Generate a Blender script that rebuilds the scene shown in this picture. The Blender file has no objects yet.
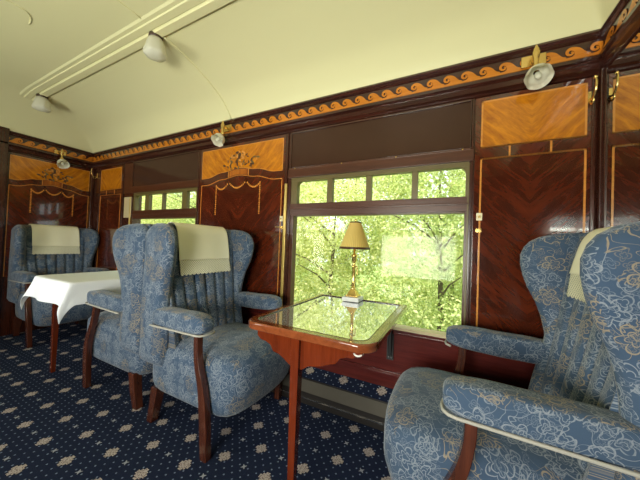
import bpy, bmesh, math, random
from math import sin, cos, pi, sqrt
from mathutils import Vector, Matrix
C = bpy.context.scene.collection
SC = bpy.context.scene
rnd = random.Random(7)

# ------------------------------------------------------------------ camera, sky, lights, exposure
W = 1.637; XL = -4.06; XR = 0.608; YB = -1.06; ZC = 2.08
F_PX, YAW, PIT, ROL = 261.35, 0.46504, 0.01807, 0.03806
Fv = Vector((-sin(YAW)*cos(PIT), cos(YAW)*cos(PIT), sin(PIT)))
Rv = Vector((cos(YAW), sin(YAW), 0)); Uv = Rv.cross(Fv)
R2 = Rv*cos(ROL) + Uv*sin(ROL); U2 = -Rv*sin(ROL) + Uv*cos(ROL)
cd = bpy.data.cameras.new('camera'); cam = bpy.data.objects.new('camera', cd); C.objects.link(cam)
cd.sensor_width = 36; cd.sensor_fit = 'HORIZONTAL'; cd.lens = F_PX*36/640; cd.clip_start = 0.02
M = Matrix((R2, U2, -Fv)).transposed().to_4x4(); M.translation = (0, 0, 1.05)
cam.matrix_world = M; SC.camera = cam

wd = bpy.data.worlds.new('sky'); SC.world = wd; wd.use_nodes = True
bg = wd.node_tree.nodes['Background']; bg.inputs[0].default_value = (0.86, 0.95, 1.0, 1); bg.inputs[1].default_value = 1.5
sd = bpy.data.lights.new('sun', 'SUN'); sd.energy = 5.2; sd.angle = 0.03; sd.color = (1, 0.95, 0.82)
so = bpy.data.objects.new('sun', sd); C.objects.link(so); so.rotation_euler = (math.radians(38), 0, math.radians(-20))

def area(name, loc, rot, sx, sy, e, col):
    l = bpy.data.lights.new(name, 'AREA'); l.shape = 'RECTANGLE'; l.size = sx; l.size_y = sy; l.energy = e; l.color = col
    o = bpy.data.objects.new(name, l); C.objects.link(o); o.location = loc; o.rotation_euler = rot
# daylight standing outside the windows of the far side of the coach, behind the camera
area('daylight', (-0.5, YB-0.45, 0.85), (pi/2+0.3, 0, 0), 1.6, 1.2, 120, (1, 0.97, 0.9))
area('daylight', (-2.72, YB-0.45, 0.85), (pi/2+0.3, 0, 0), 1.6, 1.2, 62, (1, 0.97, 0.9))
SC.view_settings.view_transform = 'Standard'; SC.view_settings.look = 'None'
SC.view_settings.gamma = 1; SC.view_settings.use_curve_mapping = False
SC.view_settings.exposure = 0.6
SC.cycles.use_denoising = True
SC.cycles.max_bounces = 10; SC.cycles.diffuse_bounces = 6; SC.cycles.transparent_max_bounces = 16
SC.cycles.caustics_reflective = False; SC.cycles.caustics_refractive = False
SC.cycles.sample_clamp_indirect = 4

# ------------------------------------------------------------------ node helpers
class NT:
    def __init__(s, name):
        s.m = bpy.data.materials.new(name); s.m.use_nodes = True
        s.t = s.m.node_tree; s.b = s.t.nodes['Principled BSDF']; s.out = s.t.nodes['Material Output']
    def n(s, t, **k):
        x = s.t.nodes.new(t)
        for a, v in k.items(): setattr(x, a, v)
        return x
    def set(s, sock, v):
        if hasattr(v, 'is_output') or isinstance(v, bpy.types.NodeSocket): s.t.links.new(v, sock)
        elif isinstance(v, (tuple, list)) and len(v) == 3 and sock.type == 'RGBA': sock.default_value = (*v, 1)
        else: sock.default_value = v
    def math(s, op, a, b=None, c=None):
        x = s.n('ShaderNodeMath', operation=op); s.set(x.inputs[0], a)
        if b is not None: s.set(x.inputs[1], b)
        if c is not None: s.set(x.inputs[2], c)
        return x.outputs[0]
    def vm(s, op, a, b=None):
        x = s.n('ShaderNodeVectorMath', operation=op); s.set(x.inputs[0], a)
        if b is not None: s.set(x.inputs[1], b)
        return x.outputs[0]
    def mix(s, f, a, b):
        x = s.n('ShaderNodeMix', data_type='RGBA'); s.set(x.inputs[0], f); s.set(x.inputs[6], a); s.set(x.inputs[7], b)
        return x.outputs[2]
    def sep(s, v):
        x = s.n('ShaderNodeSeparateXYZ'); s.set(x.inputs[0], v); return x.outputs
    def comb(s, a, b, c=0.0):
        x = s.n('ShaderNodeCombineXYZ'); s.set(x.inputs[0], a); s.set(x.inputs[1], b); s.set(x.inputs[2], c); return x.outputs[0]
    def noise(s, v, sc, det=2, rough=0.5, dist=0.0):
        x = s.n('ShaderNodeTexNoise'); s.set(x.inputs['Vector'], v); x.inputs['Scale'].default_value = sc
        x.inputs['Detail'].default_value = det; x.inputs['Roughness'].default_value = rough; x.inputs['Distortion'].default_value = dist
        return x.outputs[0]
    def band(s, v, w, soft):      # 1 where |v|<w
        a = s.math('ABSOLUTE', v); r = s.n('ShaderNodeMapRange'); s.set(r.inputs[0], a)
        r.inputs[1].default_value = w; r.inputs[2].default_value = w+soft; r.inputs[3].default_value = 1; r.inputs[4].default_value = 0
        return r.outputs[0]
    def wrap(s, v):
        return s.math('SUBTRACT', v, s.math('ROUND', v))
    def bump(s, h, st, d=0.01):
        x = s.n('ShaderNodeBump'); x.inputs['Strength'].default_value = st; x.inputs['Distance'].default_value = d
        s.set(x.inputs['Height'], h); s.t.links.new(x.outputs[0], s.b.inputs['Normal'])
    def P(s, **k):
        for a, v in k.items(): s.set(s.b.inputs[a.replace('_', ' ')], v)
    def obj(s): return s.n('ShaderNodeTexCoord').outputs['Object']
    def uv(s): return s.n('ShaderNodeTexCoord').outputs['UV']

def plain(name, col, rough=0.5, metal=0.0, **k):
    m = NT(name); v = m.noise(m.obj(), 30, 3)
    m.P(Base_Color=m.mix(m.math('MULTIPLY', v, 0.5), col, tuple(c*0.75 for c in col)), Roughness=rough, Metallic=metal, **k)
    return m.m

def wood(name, c1, c2, mode='x', rough=0.16, coat=0.6, sc=1.0, spec=0.5):
    m = NT(name); x, y, z = m.sep(m.obj())
    if mode == 'book':      # diagonal grain mirrored about the centre of the panel
        u = m.math('ABSOLUTE', m.math('ADD', x, y))
        a = m.math('ADD', u, z); b = m.math('SUBTRACT', u, z)
        v = m.comb(m.math('MULTIPLY', a, 3.0), m.math('MULTIPLY', b, 15.0), 0.0)
    elif mode == 'x': v = m.comb(m.math('MULTIPLY', x, 2.0), m.math('MULTIPLY', y, 20.0), m.math('MULTIPLY', z, 30.0))
    elif mode == 'y': v = m.comb(m.math('MULTIPLY', x, 20.0), m.math('MULTIPLY', y, 2.0), m.math('MULTIPLY', z, 30.0))
    else: v = m.comb(m.math('MULTIPLY', x, 24.0), m.math('MULTIPLY', y, 24.0), m.math('MULTIPLY', z, 2.0))
    g = m.noise(v, 1.3*sc, 4, 0.6, 0.6); g2 = m.noise(v, 6*sc, 3, 0.6)
    r = m.n('ShaderNodeMapRange'); m.set(r.inputs[0], m.math('ADD', m.math('MULTIPLY', g, 0.7), m.math('MULTIPLY', g2, 0.3)))
    r.inputs[1].default_value = 0.35; r.inputs[2].default_value = 0.65
    m.P(Base_Color=m.mix(r.outputs[0], c1, c2), Roughness=rough, Coat_Weight=coat, Coat_Roughness=0.04)
    m.b.inputs['Specular IOR Level'].default_value = spec
    return m.m

MT = {}
MT['dark'] = wood('dark_mahogany', (0.022, 0.006, 0.004), (0.055, 0.014, 0.008), 'x', 0.2, 0.5)
MT['darkz'] = wood('dark_mahogany_upright', (0.024, 0.006, 0.003), (0.055, 0.013, 0.006), 'z', 0.25, 0.3)
MT['red'] = wood('red_mahogany', (0.055, 0.008, 0.007), (0.10, 0.016, 0.012), 'x', 0.2, 0.5)
MT['rail'] = wood('window_mahogany', (0.042, 0.012, 0.005), (0.080, 0.024, 0.010), 'x', 0.3, 0.12)
MT['panel'] = wood('flame_mahogany', (0.028, 0.006, 0.003), (0.105, 0.018, 0.006), 'book', 0.12, 0.9, 0.7)
MT['satin'] = wood('satinwood', (0.56, 0.195, 0.006), (0.27, 0.075, 0.004), 'book', 0.18, 0.3, 1.4)
MT['burr'] = wood('satinwood_burr', (0.42, 0.13, 0.012), (0.20, 0.045, 0.008), 'z', 0.2, 0.5, 0.5)
MT['inlay'] = wood('boxwood_inlay', (0.62, 0.26, 0.05), (0.46, 0.17, 0.03), 'x', 0.2, 0.5)
MT['scroll'] = wood('amber_inlay', (0.55, 0.19, 0.012), (0.40, 0.12, 0.008), 'x', 0.25, 0.4)
MT['table'] = wood('table_mahogany', (0.15, 0.024, 0.006), (0.085, 0.012, 0.003), 'z', 0.15, 0.8)
MT['tabley'] = wood('table_mahogany_top', (0.22, 0.058, 0.018), (0.13, 0.030, 0.010), 'y', 0.15, 0.8)
MT['leg'] = wood('chair_leg_mahogany', (0.085, 0.022, 0.010), (0.035, 0.010, 0.006), 'z', 0.25, 0.5)
MT['brass'] = plain('brass', (0.80, 0.56, 0.20), 0.25, 1.0)
MT['gold'] = plain('gilt_strip', (0.62, 0.44, 0.13), 0.35, 0.6)
MT['sash'] = plain('olive_sash_paint', (0.12, 0.088, 0.028), 0.35)
MT['black'] = plain('black_iron', (0.008, 0.008, 0.009), 0.65)
MT['blackgap'] = plain('black_skirting', (0.010, 0.007, 0.006), 0.5)
MT['chrome'] = plain('bright_metal_strip', (0.75, 0.72, 0.68), 0.25, 1.0)
MT['grille'] = plain('bronze_grille', (0.10, 0.088, 0.07), 0.5, 0.3)
MT['cream'] = plain('cream_plastic', (0.75, 0.68, 0.45), 0.4)
MT['ivory'] = plain('ivory_sill_paint', (0.52, 0.42, 0.24), 0.4)
MT['braid'] = plain('cream_braid', (0.36, 0.34, 0.30), 0.8)
MT['petal'] = plain('dark_marquetry', (0.06, 0.022, 0.010), 0.3)
MT['petal2'] = plain('green_marquetry', (0.12, 0.07, 0.02), 0.3)
MT['cap'] = plain('brown_cap', (0.06, 0.03, 0.015), 0.4)
MT['bark'] = plain('bark', (0.12, 0.09, 0.06), 0.9)
MT['cable'] = plain('white_cable', (0.75, 0.72, 0.65), 0.5)

def ceiling_mat():
    m = NT('cream_ceiling_paint'); o = m.obj(); n = m.noise(o, 1.2, 3)
    m.P(Base_Color=m.mix(n, (0.74, 0.70, 0.40), (0.71, 0.67, 0.385)), Roughness=0.42)
    m.b.inputs['Specular IOR Level'].default_value = 0.35
    return m.m
MT['ceil'] = ceiling_mat()

def carpet_mat():
    m = NT('navy_patterned_carpet'); x, y, z = m.sep(m.obj())
    w = m.noise(m.obj(), 160, 2)
    a = m.math('MULTIPLY', m.math('ADD', x, 2.189), 1/0.2455); b = m.math('MULTIPLY', m.math('SUBTRACT', y, 0.718), 1/0.2500)
    P = m.wrap(m.math('ADD', a, b)); Q = m.wrap(m.math('SUBTRACT', a, b))
    # raised lozenge motif with lobed edges
    aP = m.math('ABSOLUTE', P); aQ = m.math('ABSOLUTE', Q)
    rad = m.math('ADD', 0.140, m.math('MULTIPLY', 0.018, m.math('COSINE', m.math('MULTIPLY', aQ, 75.0))))
    rad2 = m.math('ADD', 0.140, m.math('MULTIPLY', 0.018, m.math('COSINE', m.math('MULTIPLY', aP, 75.0))))
    mot = m.math('MULTIPLY', m.math('LESS_THAN', aP, rad), m.math('LESS_THAN', aQ, rad2))
    # tiny dots on a five-fold grid
    p5 = m.wrap(m.math('MULTIPLY', P, 5.0)); q5 = m.wrap(m.math('MULTIPLY', Q, 5.0))
    dot = m.math('LESS_THAN', m.math('ADD', m.math('MULTIPLY', p5, p5), m.math('MULTIPLY', q5, q5)), 0.012)
    # little star half way between motifs
    ps = m.wrap(m.math('ADD', P, 0.5)); qs = m.wrap(m.math('ADD', Q, 0.5))
    pr = m.math('ABSOLUTE', m.math('MULTIPLY', ps, qs))
    st = m.math('MULTIPLY', m.math('LESS_THAN', pr, 0.0007), m.math('LESS_THAN', m.math('ADD', m.math('ABSOLUTE', ps), m.math('ABSOLUTE', qs)), 0.085))
    ax, ay = m.math('MULTIPLY', x, 260.0), m.math('MULTIPLY', y, 260.0)
    speck = m.n('ShaderNodeTexNoise'); speck.inputs['Scale'].default_value = 170; m.set(speck.inputs['Vector'], m.obj())
    base = m.mix(w, (0.006, 0.010, 0.028), (0.014, 0.021, 0.048))
    fle = m.mix(m.math('GREATER_THAN', speck.outputs[0], 0.53), (0.44, 0.38, 0.34), (0.20, 0.15, 0.14))
    c = m.mix(dot, base, (0.17, 0.21, 0.30)); c = m.mix(st, c, (0.32, 0.33, 0.36)); c = m.mix(mot, c, fle)
    m.P(Base_Color=c, Roughness=0.95); m.b.inputs['Specular IOR Level'].default_value = 0.15
    m.bump(w, 0.5, 0.004)
    return m.m
MT['carpet'] = carpet_mat()

def fabric_mat(name, base, base2, line, amp=1.0):
    m = NT(name); uv = m.uv()
    wob = m.n('ShaderNodeTexNoise'); wob.inputs['Scale'].default_value = 14; m.set(wob.inputs['Vector'], uv)
    uvw = m.vm('ADD', uv, m.vm('MULTIPLY', m.vm('SUBTRACT', wob.outputs[1], (0.5, 0.5, 0.5)), (0.035, 0.035, 0)))
    def flower(scale, off, R, lobes, w, keep):
        v = m.vm('ADD', m.vm('MULTIPLY', uvw, (scale, scale, 0)), (off, off*0.7, 0))
        vo = m.n('ShaderNodeTexVoronoi', voronoi_dimensions='2D'); vo.inputs['Scale'].default_value = 1.0
        vo.inputs['Randomness'].default_value = 0.75; m.set(vo.inputs['Vector'], v)
        d = m.vm('SUBTRACT', v, vo.outputs['Position']); dx, dy, _ = m.sep(d)
        rr = m.math('SQRT', m.math('ADD', m.math('MULTIPLY', dx, dx), m.math('MULTIPLY', dy, dy)))
        cr, cg, cb = m.sep(vo.outputs['Color'])
        th = m.math('ADD', m.math('ARCTAN2', dy, dx), m.math('MULTIPLY', cr, 6.28))
        lob = m.math('ABSOLUTE', m.math('COSINE', m.math('MULTIPLY', th, lobes)))
        rad = m.math('MULTIPLY', R, m.math('ADD', 0.5, m.math('MULTIPLY', 0.5, lob)))
        o1 = m.band(m.math('SUBTRACT', rr, rad), w, w*0.6)
        o2 = m.band(m.math('SUBTRACT', rr, m.math('MULTIPLY', rad, 0.5)), w*0.7, w*0.5)
        k = m.math('LESS_THAN', cg, keep)
        return m.math('MULTIPLY', m.math('MAXIMUM', o1, o2), k), cb
    f1, c1 = flower(12.5, 0.0, 0.44, 2.5, 0.017, 0.75)
    f2, c2 = flower(22.0, 3.3, 0.44, 1.5, 0.026, 0.6)
    n1 = m.noise(uv, 11, 1, 0.4, 1.6); n2 = m.noise(m.vm('ADD', uv, (5, 3, 0)), 13, 1, 0.4, 1.0)
    v1 = m.band(m.math('SUBTRACT', n1, 0.5), 0.0035, 0.005); v2 = m.band(m.math('SUBTRACT', n2, 0.47), 0.003, 0.005)
    f3, c3 = flower(33.0, 7.1, 0.45, 2.0, 0.03, 0.6)
    f2 = m.math('MAXIMUM', f2, m.math('MULTIPLY', f3, 0.5))
    allm = m.math('MAXIMUM', m.math('MAXIMUM', f1, m.math('MULTIPLY', f2, 0.8)), m.math('MAXIMUM', v1, m.math('MULTIPLY', v2, 0.8)))
    fine = m.noise(uv, 350, 2)
    b = m.mix(m.noise(uv, 5, 3), base, base2)
    ln = m.mix(m.math('GREATER_THAN', c1, 0.72), line, (0.40, 0.30, 0.17))
    allm = m.math('MULTIPLY', allm, m.math('MULTIPLY', amp, m.math('ADD', 0.45, m.math('MULTIPLY', fine, 0.7))))
    m.P(Base_Color=m.mix(allm, b, ln), Roughness=0.9, Sheen_Weight=0.25, Sheen_Roughness=0.4)
    m.b.inputs['Specular IOR Level'].default_value = 0.2
    m.bump(m.math('ADD', allm, m.math('MULTIPLY', fine, 0.6)), 0.35, 0.003)
    return m.m
MT['fabric'] = fabric_mat('blue_damask', (0.034, 0.060, 0.108), (0.052, 0.083, 0.136), (0.32, 0.34, 0.37), 0.72)

def linen_mat():
    m = NT('cream_linen'); uv = m.obj(); n = m.noise(uv, 6, 3)
    m.P(Base_Color=m.mix(n, (0.88, 0.84, 0.64), (0.82, 0.77, 0.58)), Roughness=0.85); m.bump(m.noise(uv, 300, 2), 0.2, 0.002)
    return m.m
MT['linen'] = linen_mat()
def lace_mat():
    m = NT('cream_lace'); x, y, z = m.sep(m.obj())
    a = m.math('SINE', m.math('MULTIPLY', y, 420.0)); b = m.math('SINE', m.math('MULTIPLY', z, 420.0))
    h = m.math('GREATER_THAN', m.math('MULTIPLY', a, b), 0.25)
    m.P(Base_Color=m.mix(h, (0.74, 0.70, 0.52), (0.36, 0.36, 0.30)), Roughness=0.9)
    return m.m
MT['lace'] = lace_mat()
def cloth_mat():
    m = NT('white_table_linen'); m.P(Base_Color=m.mix(m.noise(m.obj(), 5, 3), (0.86, 0.88, 0.95), (0.84, 0.86, 0.92)), Roughness=0.75); return m.m
MT['cloth'] = cloth_mat()

def shade_mat():
    m = NT('pleated_gold_silk'); x, y, z = m.sep(m.obj())
    a = m.math('SINE', m.math('MULTIPLY', m.math('ARCTAN2', y, x), 44.0))
    m.P(Base_Color=m.mix(m.math('MULTIPLY', m.math('ADD', a, 1.0), 0.5), (0.62, 0.42, 0.10), (0.82, 0.62, 0.22)), Roughness=0.6)
    tr = m.n('ShaderNodeBsdfTranslucent'); tr.inputs[0].default_value = (0.85, 0.62, 0.2, 1)
    mx = m.n('ShaderNodeMixShader'); mx.inputs[0].default_value = 0.4
    m.t.links.new(m.b.outputs[0], mx.inputs[1]); m.t.links.new(tr.outputs[0], mx.inputs[2]); m.t.links.new(mx.outputs[0], m.out.inputs[0])
    return m.m
MT['shade'] = shade_mat()
def frosted():
    m = NT('frosted_lamp_glass'); m.P(Base_Color=m.mix(m.noise(m.obj(), 40, 3), (0.90, 0.89, 0.78), (0.78, 0.77, 0.66)), Roughness=0.25)
    tr = m.n('ShaderNodeBsdfTranslucent'); tr.inputs[0].default_value = (0.85, 0.83, 0.7, 1)
    mx = m.n('ShaderNodeMixShader'); mx.inputs[0].default_value = 0.45
    m.t.links.new(m.b.outputs[0], mx.inputs[1]); m.t.links.new(tr.outputs[0], mx.inputs[2]); m.t.links.new(mx.outputs[0], m.out.inputs[0])
    return m.m
MT['frost'] = frosted()
def pane_mat(name, tint):
    m = NT(name); t = m.t
    tr = m.n('ShaderNodeBsdfTransparent'); tr.inputs[0].default_value = (*tint, 1)
    gl = m.n('ShaderNodeBsdfGlossy'); gl.inputs['Roughness'].default_value = 0.01
    lw = m.n('ShaderNodeLayerWeight'); lw.inputs[0].default_value = 0.5
    fac = m.math('ADD', 0.006, m.math('MULTIPLY', m.math('POWER', lw.outputs['Facing'], 4.0), 0.35))
    mx = m.n('ShaderNodeMixShader'); t.links.new(fac, mx.inputs[0])
    t.links.new(tr.outputs[0], mx.inputs[1]); t.links.new(gl.outputs[0], mx.inputs[2]); t.links.new(mx.outputs[0], m.out.inputs[0])
    return m.m
MT['pane'] = pane_mat('clear_window_glass', (0.98, 1, 0.97))
def mirror_mat():
    m = NT('mirror_glass'); m.P(Base_Color=m.mix(m.noise(m.obj(), 3, 2), (0.82, 0.84, 0.80), (0.78, 0.80, 0.76)), Metallic=1.0, Roughness=0.02); return m.m
MT['mirror'] = mirror_mat()
def tabglass():
    m = NT('table_glass'); m.P(Base_Color=m.mix(m.noise(m.obj(), 3, 2), (0.80, 0.83, 0.92), (0.74, 0.78, 0.88)), Metallic=0.62, Roughness=0.03, IOR=2.1, Coat_Weight=1.0, Coat_Roughness=0.01, Coat_IOR=1.9)
    return m.m
MT['tglass'] = tabglass()
def smoked():
    m = NT('brown_transom_glass'); m.P(Base_Color=m.mix(m.noise(m.obj(), 4, 3), (0.055, 0.024, 0.014), (0.035, 0.016, 0.010)), Roughness=0.07, IOR=1.4, Coat_Weight=0.0)
    m.b.inputs['Specular IOR Level'].default_value = 0.35
    return m.m
MT['smoke'] = smoked()
def marble():
    m = NT('white_marble'); n = m.noise(m.obj(), 20, 6, 0.7, 1.5); m.P(Base_Color=m.mix(n, (0.55, 0.55, 0.56), (0.80, 0.79, 0.76)), Roughness=0.2); return m.m
MT['marble'] = marble()
def leaf_mat(name, c1, c2, c3):
    m = NT(name); g = m.n('ShaderNodeNewGeometry').outputs['Random Per Island']
    n = m.noise(m.obj(), 1.6, 2)
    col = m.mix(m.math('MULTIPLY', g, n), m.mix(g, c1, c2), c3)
    m.P(Base_Color=col, Roughness=0.55)
    tr = m.n('ShaderNodeBsdfTranslucent'); m.t.links.new(m.mix(g, tuple(min(1, c*1.4) for c in c1), tuple(min(1, c*1.3) for c in c2)), tr.inputs[0])
    mx = m.n('ShaderNodeMixShader'); mx.inputs[0].default_value = 0.42
    m.t.links.new(m.b.outputs[0], mx.inputs[1]); m.t.links.new(tr.outputs[0], mx.inputs[2]); m.t.links.new(mx.outputs[0], m.out.inputs[0])
    return m.m
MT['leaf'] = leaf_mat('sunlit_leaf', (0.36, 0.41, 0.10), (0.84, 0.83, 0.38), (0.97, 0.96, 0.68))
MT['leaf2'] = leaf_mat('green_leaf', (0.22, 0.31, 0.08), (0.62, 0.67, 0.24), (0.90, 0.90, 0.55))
MT['grass'] = plain('rough_grass', (0.25, 0.33, 0.08), 0.9)
MT['slate'] = plain('pale_roof_sheet', (0.62, 0.62, 0.60), 0.6)
MT['render'] = plain('pale_wall_render', (0.62, 0.58, 0.50), 0.8)

# ------------------------------------------------------------------ mesh helpers
class MB:
    def __init__(s): s.v = []; s.f = []
    def add(s, vs, fs):
        n = len(s.v); s.v += [tuple(p) for p in vs]; s.f += [tuple(i+n for i in f) for f in fs]; return s
    def box(s, a, b):
        x0, y0, z0 = [min(a[i], b[i]) for i in range(3)]; x1, y1, z1 = [max(a[i], b[i]) for i in range(3)]
        return s.add([(x0,y0,z0),(x1,y0,z0),(x1,y1,z0),(x0,y1,z0),(x0,y0,z1),(x1,y0,z1),(x1,y1,z1),(x0,y1,z1)],
              [(0,3,2,1),(4,5,6,7),(0,1,5,4),(1,2,6,5),(2,3,7,6),(3,0,4,7)])
    def grid(s, rows, closeu=False, closev=False):
        nu = len(rows); nv = len(rows[0]); vs = [p for r in rows for p in r]; fs = []
        for i in range(nu if closeu else nu-1):
            for j in range(nv if closev else nv-1):
                a, b = i, (i+1) % nu; c, d = j, (j+1) % nv
                fs.append((a*nv+c, b*nv+c, b*nv+d, a*nv+d))
        return s.add(vs, fs)
    def tube(s, pts, r, n=10, cap=True, up=None):
        pts = [Vector(p) for p in pts]; rows = []; prev = None
        for i, p in enumerate(pts):
            t = (pts[min(i+1, len(pts)-1)] - pts[max(i-1, 0)]).normalized()
            a = (up or (prev if prev else (Vector((0,0,1)) if abs(t.z) < .9 else Vector((1,0,0)))))
            x = (a - t*a.dot(t)).normalized(); y = t.cross(x); prev = x
            rr = r[i] if isinstance(r, (list, tuple)) else r
            rx, ry = rr if isinstance(rr, tuple) else (rr, rr)
            rows.append([p + x*rx*cos(2*pi*k/n) + y*ry*sin(2*pi*k/n) for k in range(n)])
        s.grid(rows, False, True)
        if cap:
            m = len(s.v); s.f.append(tuple(range(m-n, m))); b = m-n*len(pts); s.f.append(tuple(reversed(range(b, b+n))))
        return s
    def sq(s, pts, hw):     # square-section post, half sizes (hx,hy) per point
        rows = []
        for (x, y, z), (a, b) in zip(pts, hw):
            rows.append([(x-a, y-b, z), (x+a, y-b, z), (x+a, y+b, z), (x-a, y+b, z)])
        n0 = len(s.v); s.grid(rows, False, True); m = len(s.v)
        s.f.append((m-4, m-3, m-2, m-1)); s.f.append((n0+3, n0+2, n0+1, n0)); return s
    def lathe(s, prof, n=24, c=(0,0,0), fn=None):
        rows = []
        for r, z in prof:
            rows.append([(c[0]+(r*(fn(k, z) if fn else 1))*cos(2*pi*k/n), c[1]+(r*(fn(k, z) if fn else 1))*sin(2*pi*k/n), c[2]+z) for k in range(n)])
        s.grid(rows, False, True); return s
    def prism(s, poly, f, t0, t1):   # poly of 2-D points, f(u,v,t)->xyz
        n = len(poly); a = [f(u, v, t0) for u, v in poly]; b = [f(u, v, t1) for u, v in poly]
        return s.add(a+b, [tuple(range(n)), tuple(reversed(range(n, 2*n)))] + [(i, i+n, (i+1) % n+n, (i+1) % n) for i in range(n)])
    def build(s, name, mat, parent=None, loc=(0,0,0), smooth=False, uv=False, bevel=0, fix=True):
        me = bpy.data.meshes.new(name); me.from_pydata(s.v, [], s.f); me.update()
        if fix:
            bm = bmesh.new(); bm.from_mesh(me); bmesh.ops.recalc_face_normals(bm, faces=bm.faces); bm.to_mesh(me); bm.free()
        if uv:
            force = {'yz': 0, 'xz': 1}.get(uv)
            l = me.uv_layers.new(name='map')
            for p in me.polygons:
                n = p.normal; ax = force if force is not None else max(range(3), key=lambda i: abs(n[i]))
                for li in p.loop_indices:
                    c = me.vertices[me.loops[li].vertex_index].co
                    l.data[li].uv = ((c.y, c.z) if ax == 0 else (c.x, c.z+0.37) if ax == 1 else (c.x+0.21, c.y))
        me.materials.append(MT[mat])
        if smooth: me.shade_smooth()
        o = bpy.data.objects.new(name, me); C.objects.link(o); o.location = loc
        if parent: o.parent = parent
        if bevel:
            b = o.modifiers.new('bevel', 'BEVEL'); b.width = bevel; b.segments = 3; b.limit_method = 'ANGLE'; b.angle_limit = 0.6
            if not smooth: me.shade_smooth()
            w = o.modifiers.new('normals', 'WEIGHTED_NORMAL')
        return o

def tag(o, label=None, cat=None, group=None, kind=None):
    if label: o['label'] = label
    if cat: o['category'] = cat
    if group: o['group'] = group
    if kind: o['kind'] = kind
    return o
def struct(o): o['kind'] = 'structure'; return o
def empty(name, loc, rz=0):
    o = bpy.data.objects.new(name, None); C.objects.link(o); o.location = loc; o.rotation_euler = (0, 0, rz); o.empty_display_size = 0.1
    return o
def copy_tree(o, parent=None):
    c = o.copy(); C.objects.link(c); c.parent = parent
    for ch in [x for x in C.objects if x.parent == o]: copy_tree(ch, c)
    return c
def catmull(p, k=6, closed=False):
    out = []; n = len(p)
    for i in range(n if closed else n-1):
        g = lambda j: p[j % n] if closed else p[max(0, min(n-1, j))]
        a, b, c, d = g(i-1), g(i), g(i+1), g(i+2)
        for s in range(k):
            t = s/k
            out.append(tuple(0.5*((2*b[q]) + (-a[q]+c[q])*t + (2*a[q]-5*b[q]+4*c[q]-d[q])*t*t + (-a[q]+3*b[q]-3*c[q]+d[q])*t**3) for q in range(len(b))))
    if not closed: out.append(tuple(p[-1]))
    return out
def superbox(cx, cy, cz, hx, hy, hz, n=4.0, k=12, fn=None):
    mb = MB()
    for ax in range(3):
        for sg in (-1, 1):
            rows = []
            for i in range(k+1):
                r = []
                for j in range(k+1):
                    a = math.tan((i/k*2-1)*pi/4); b = math.tan((j/k*2-1)*pi/4); p = [0, 0, 0]
                    p[ax] = sg; p[(ax+1) % 3] = a*sg; p[(ax+2) % 3] = b
                    l = sum(abs(q)**n for q in p)**(1/n); q = [p[0]/l, p[1]/l, p[2]/l]
                    P = (cx+q[0]*hx, cy+q[1]*hy, cz+q[2]*hz)
                    r.append(fn(P, q) if fn else P)
                rows.append(r)
            mb.grid(rows)
    # weld seams
    d = {}; nv = []; mp = []
    for p in mb.v:
        key = (round(p[0], 5), round(p[1], 5), round(p[2], 5))
        if key not in d: d[key] = len(nv); nv.append(p)
        mp.append(d[key])
    mb.v = nv; mb.f = [tuple(mp[i] for i in f) for f in mb.f]
    return mb

# ------------------------------------------------------------------ the room shell
struct(MB().box((XL-0.1, YB, -0.06), (XR+0.1, W, 0)).build('floor', 'carpet'))
WO = [(-3.14, -2.10), (-1.08, 0.078)]      # window openings along the window wall
Z0, Z1 = 0.565, 1.54
def long_wall(name, y0, y1, mat):
    m = MB(); m.box((XL-0.1, y0, 0), (XR+0.1, y1, Z0)); m.box((XL-0.1, y0, Z1), (XR+0.1, y1, ZC+0.05))
    xs = [XL-0.1] + [v for w in WO for v in w] + [XR+0.1]
    for i in range(0, len(xs), 2): m.box((xs[i], y0, Z0), (xs[i+1], y1, Z1))
    return struct(m.build(name, mat))
long_wall('wall_window', W, W+0.09, 'darkz')
long_wall('wall_back', YB-0.09, YB, 'darkz')
struct(MB().box((XL-0.09, 0.86, 0), (XL, W, ZC+0.05)).box((XL-0.09, YB, 0), (XL, 0.05, ZC+0.05)).box((XL-0.09, 0.05, 2.0), (XL, 0.86, ZC+0.05)).build('wall_left', 'darkz'))
struct(MB().box((XR, YB, 0), (XR+0.09, W, ZC+0.05)).build('wall_right', 'darkz'))

# vaulted ceiling, coved down onto the end partitions
PR = [(0, 2.080), (0.05, 2.145), (0.139, 2.223), (0.235, 2.272), (0.333, 2.309), (0.43, 2.336), (0.522, 2.356), (0.712, 2.378), (0.85, 2.384), (1.35, 2.386)]
def lerp(pr, t):
    if t <= 0: return pr[0][1]
    for (a, b), (c, d) in zip(pr, pr[1:]):
        if t <= c: return b + (d-b)*(t-a)/(c-a)
    return pr[-1][1]
PRS = catmull(PR, 6)
def ceil_z(x, y):
    g = lerp(PRS, min(W-y, y-YB))
    e = 2.08 + 0.31*(1-(1-min(1, max(0, x-XL)/0.75))**2.6)
    r = 2.08 + 0.31*(1-(1-min(1, max(0, XR-x)/0.42))**2.4)
    h = lambda a, b, k=0.03: min(a, b) - max(0, k-abs(a-b))**2/(4*k)
    z = h(g, min(e, r))
    return max(z, 2.08)
def spread(a, b, n): return [a + (b-a)*(0.5-0.5*cos(pi*i/n)) for i in range(n+1)]
xs = sorted(set(spread(XL, XR, 110))); ys = spread(YB, W, 70)
struct(MB().grid([[(x, y, ceil_z(x, y)) for y in ys] for x in xs]).build('ceiling', 'ceil', smooth=True))
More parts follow.
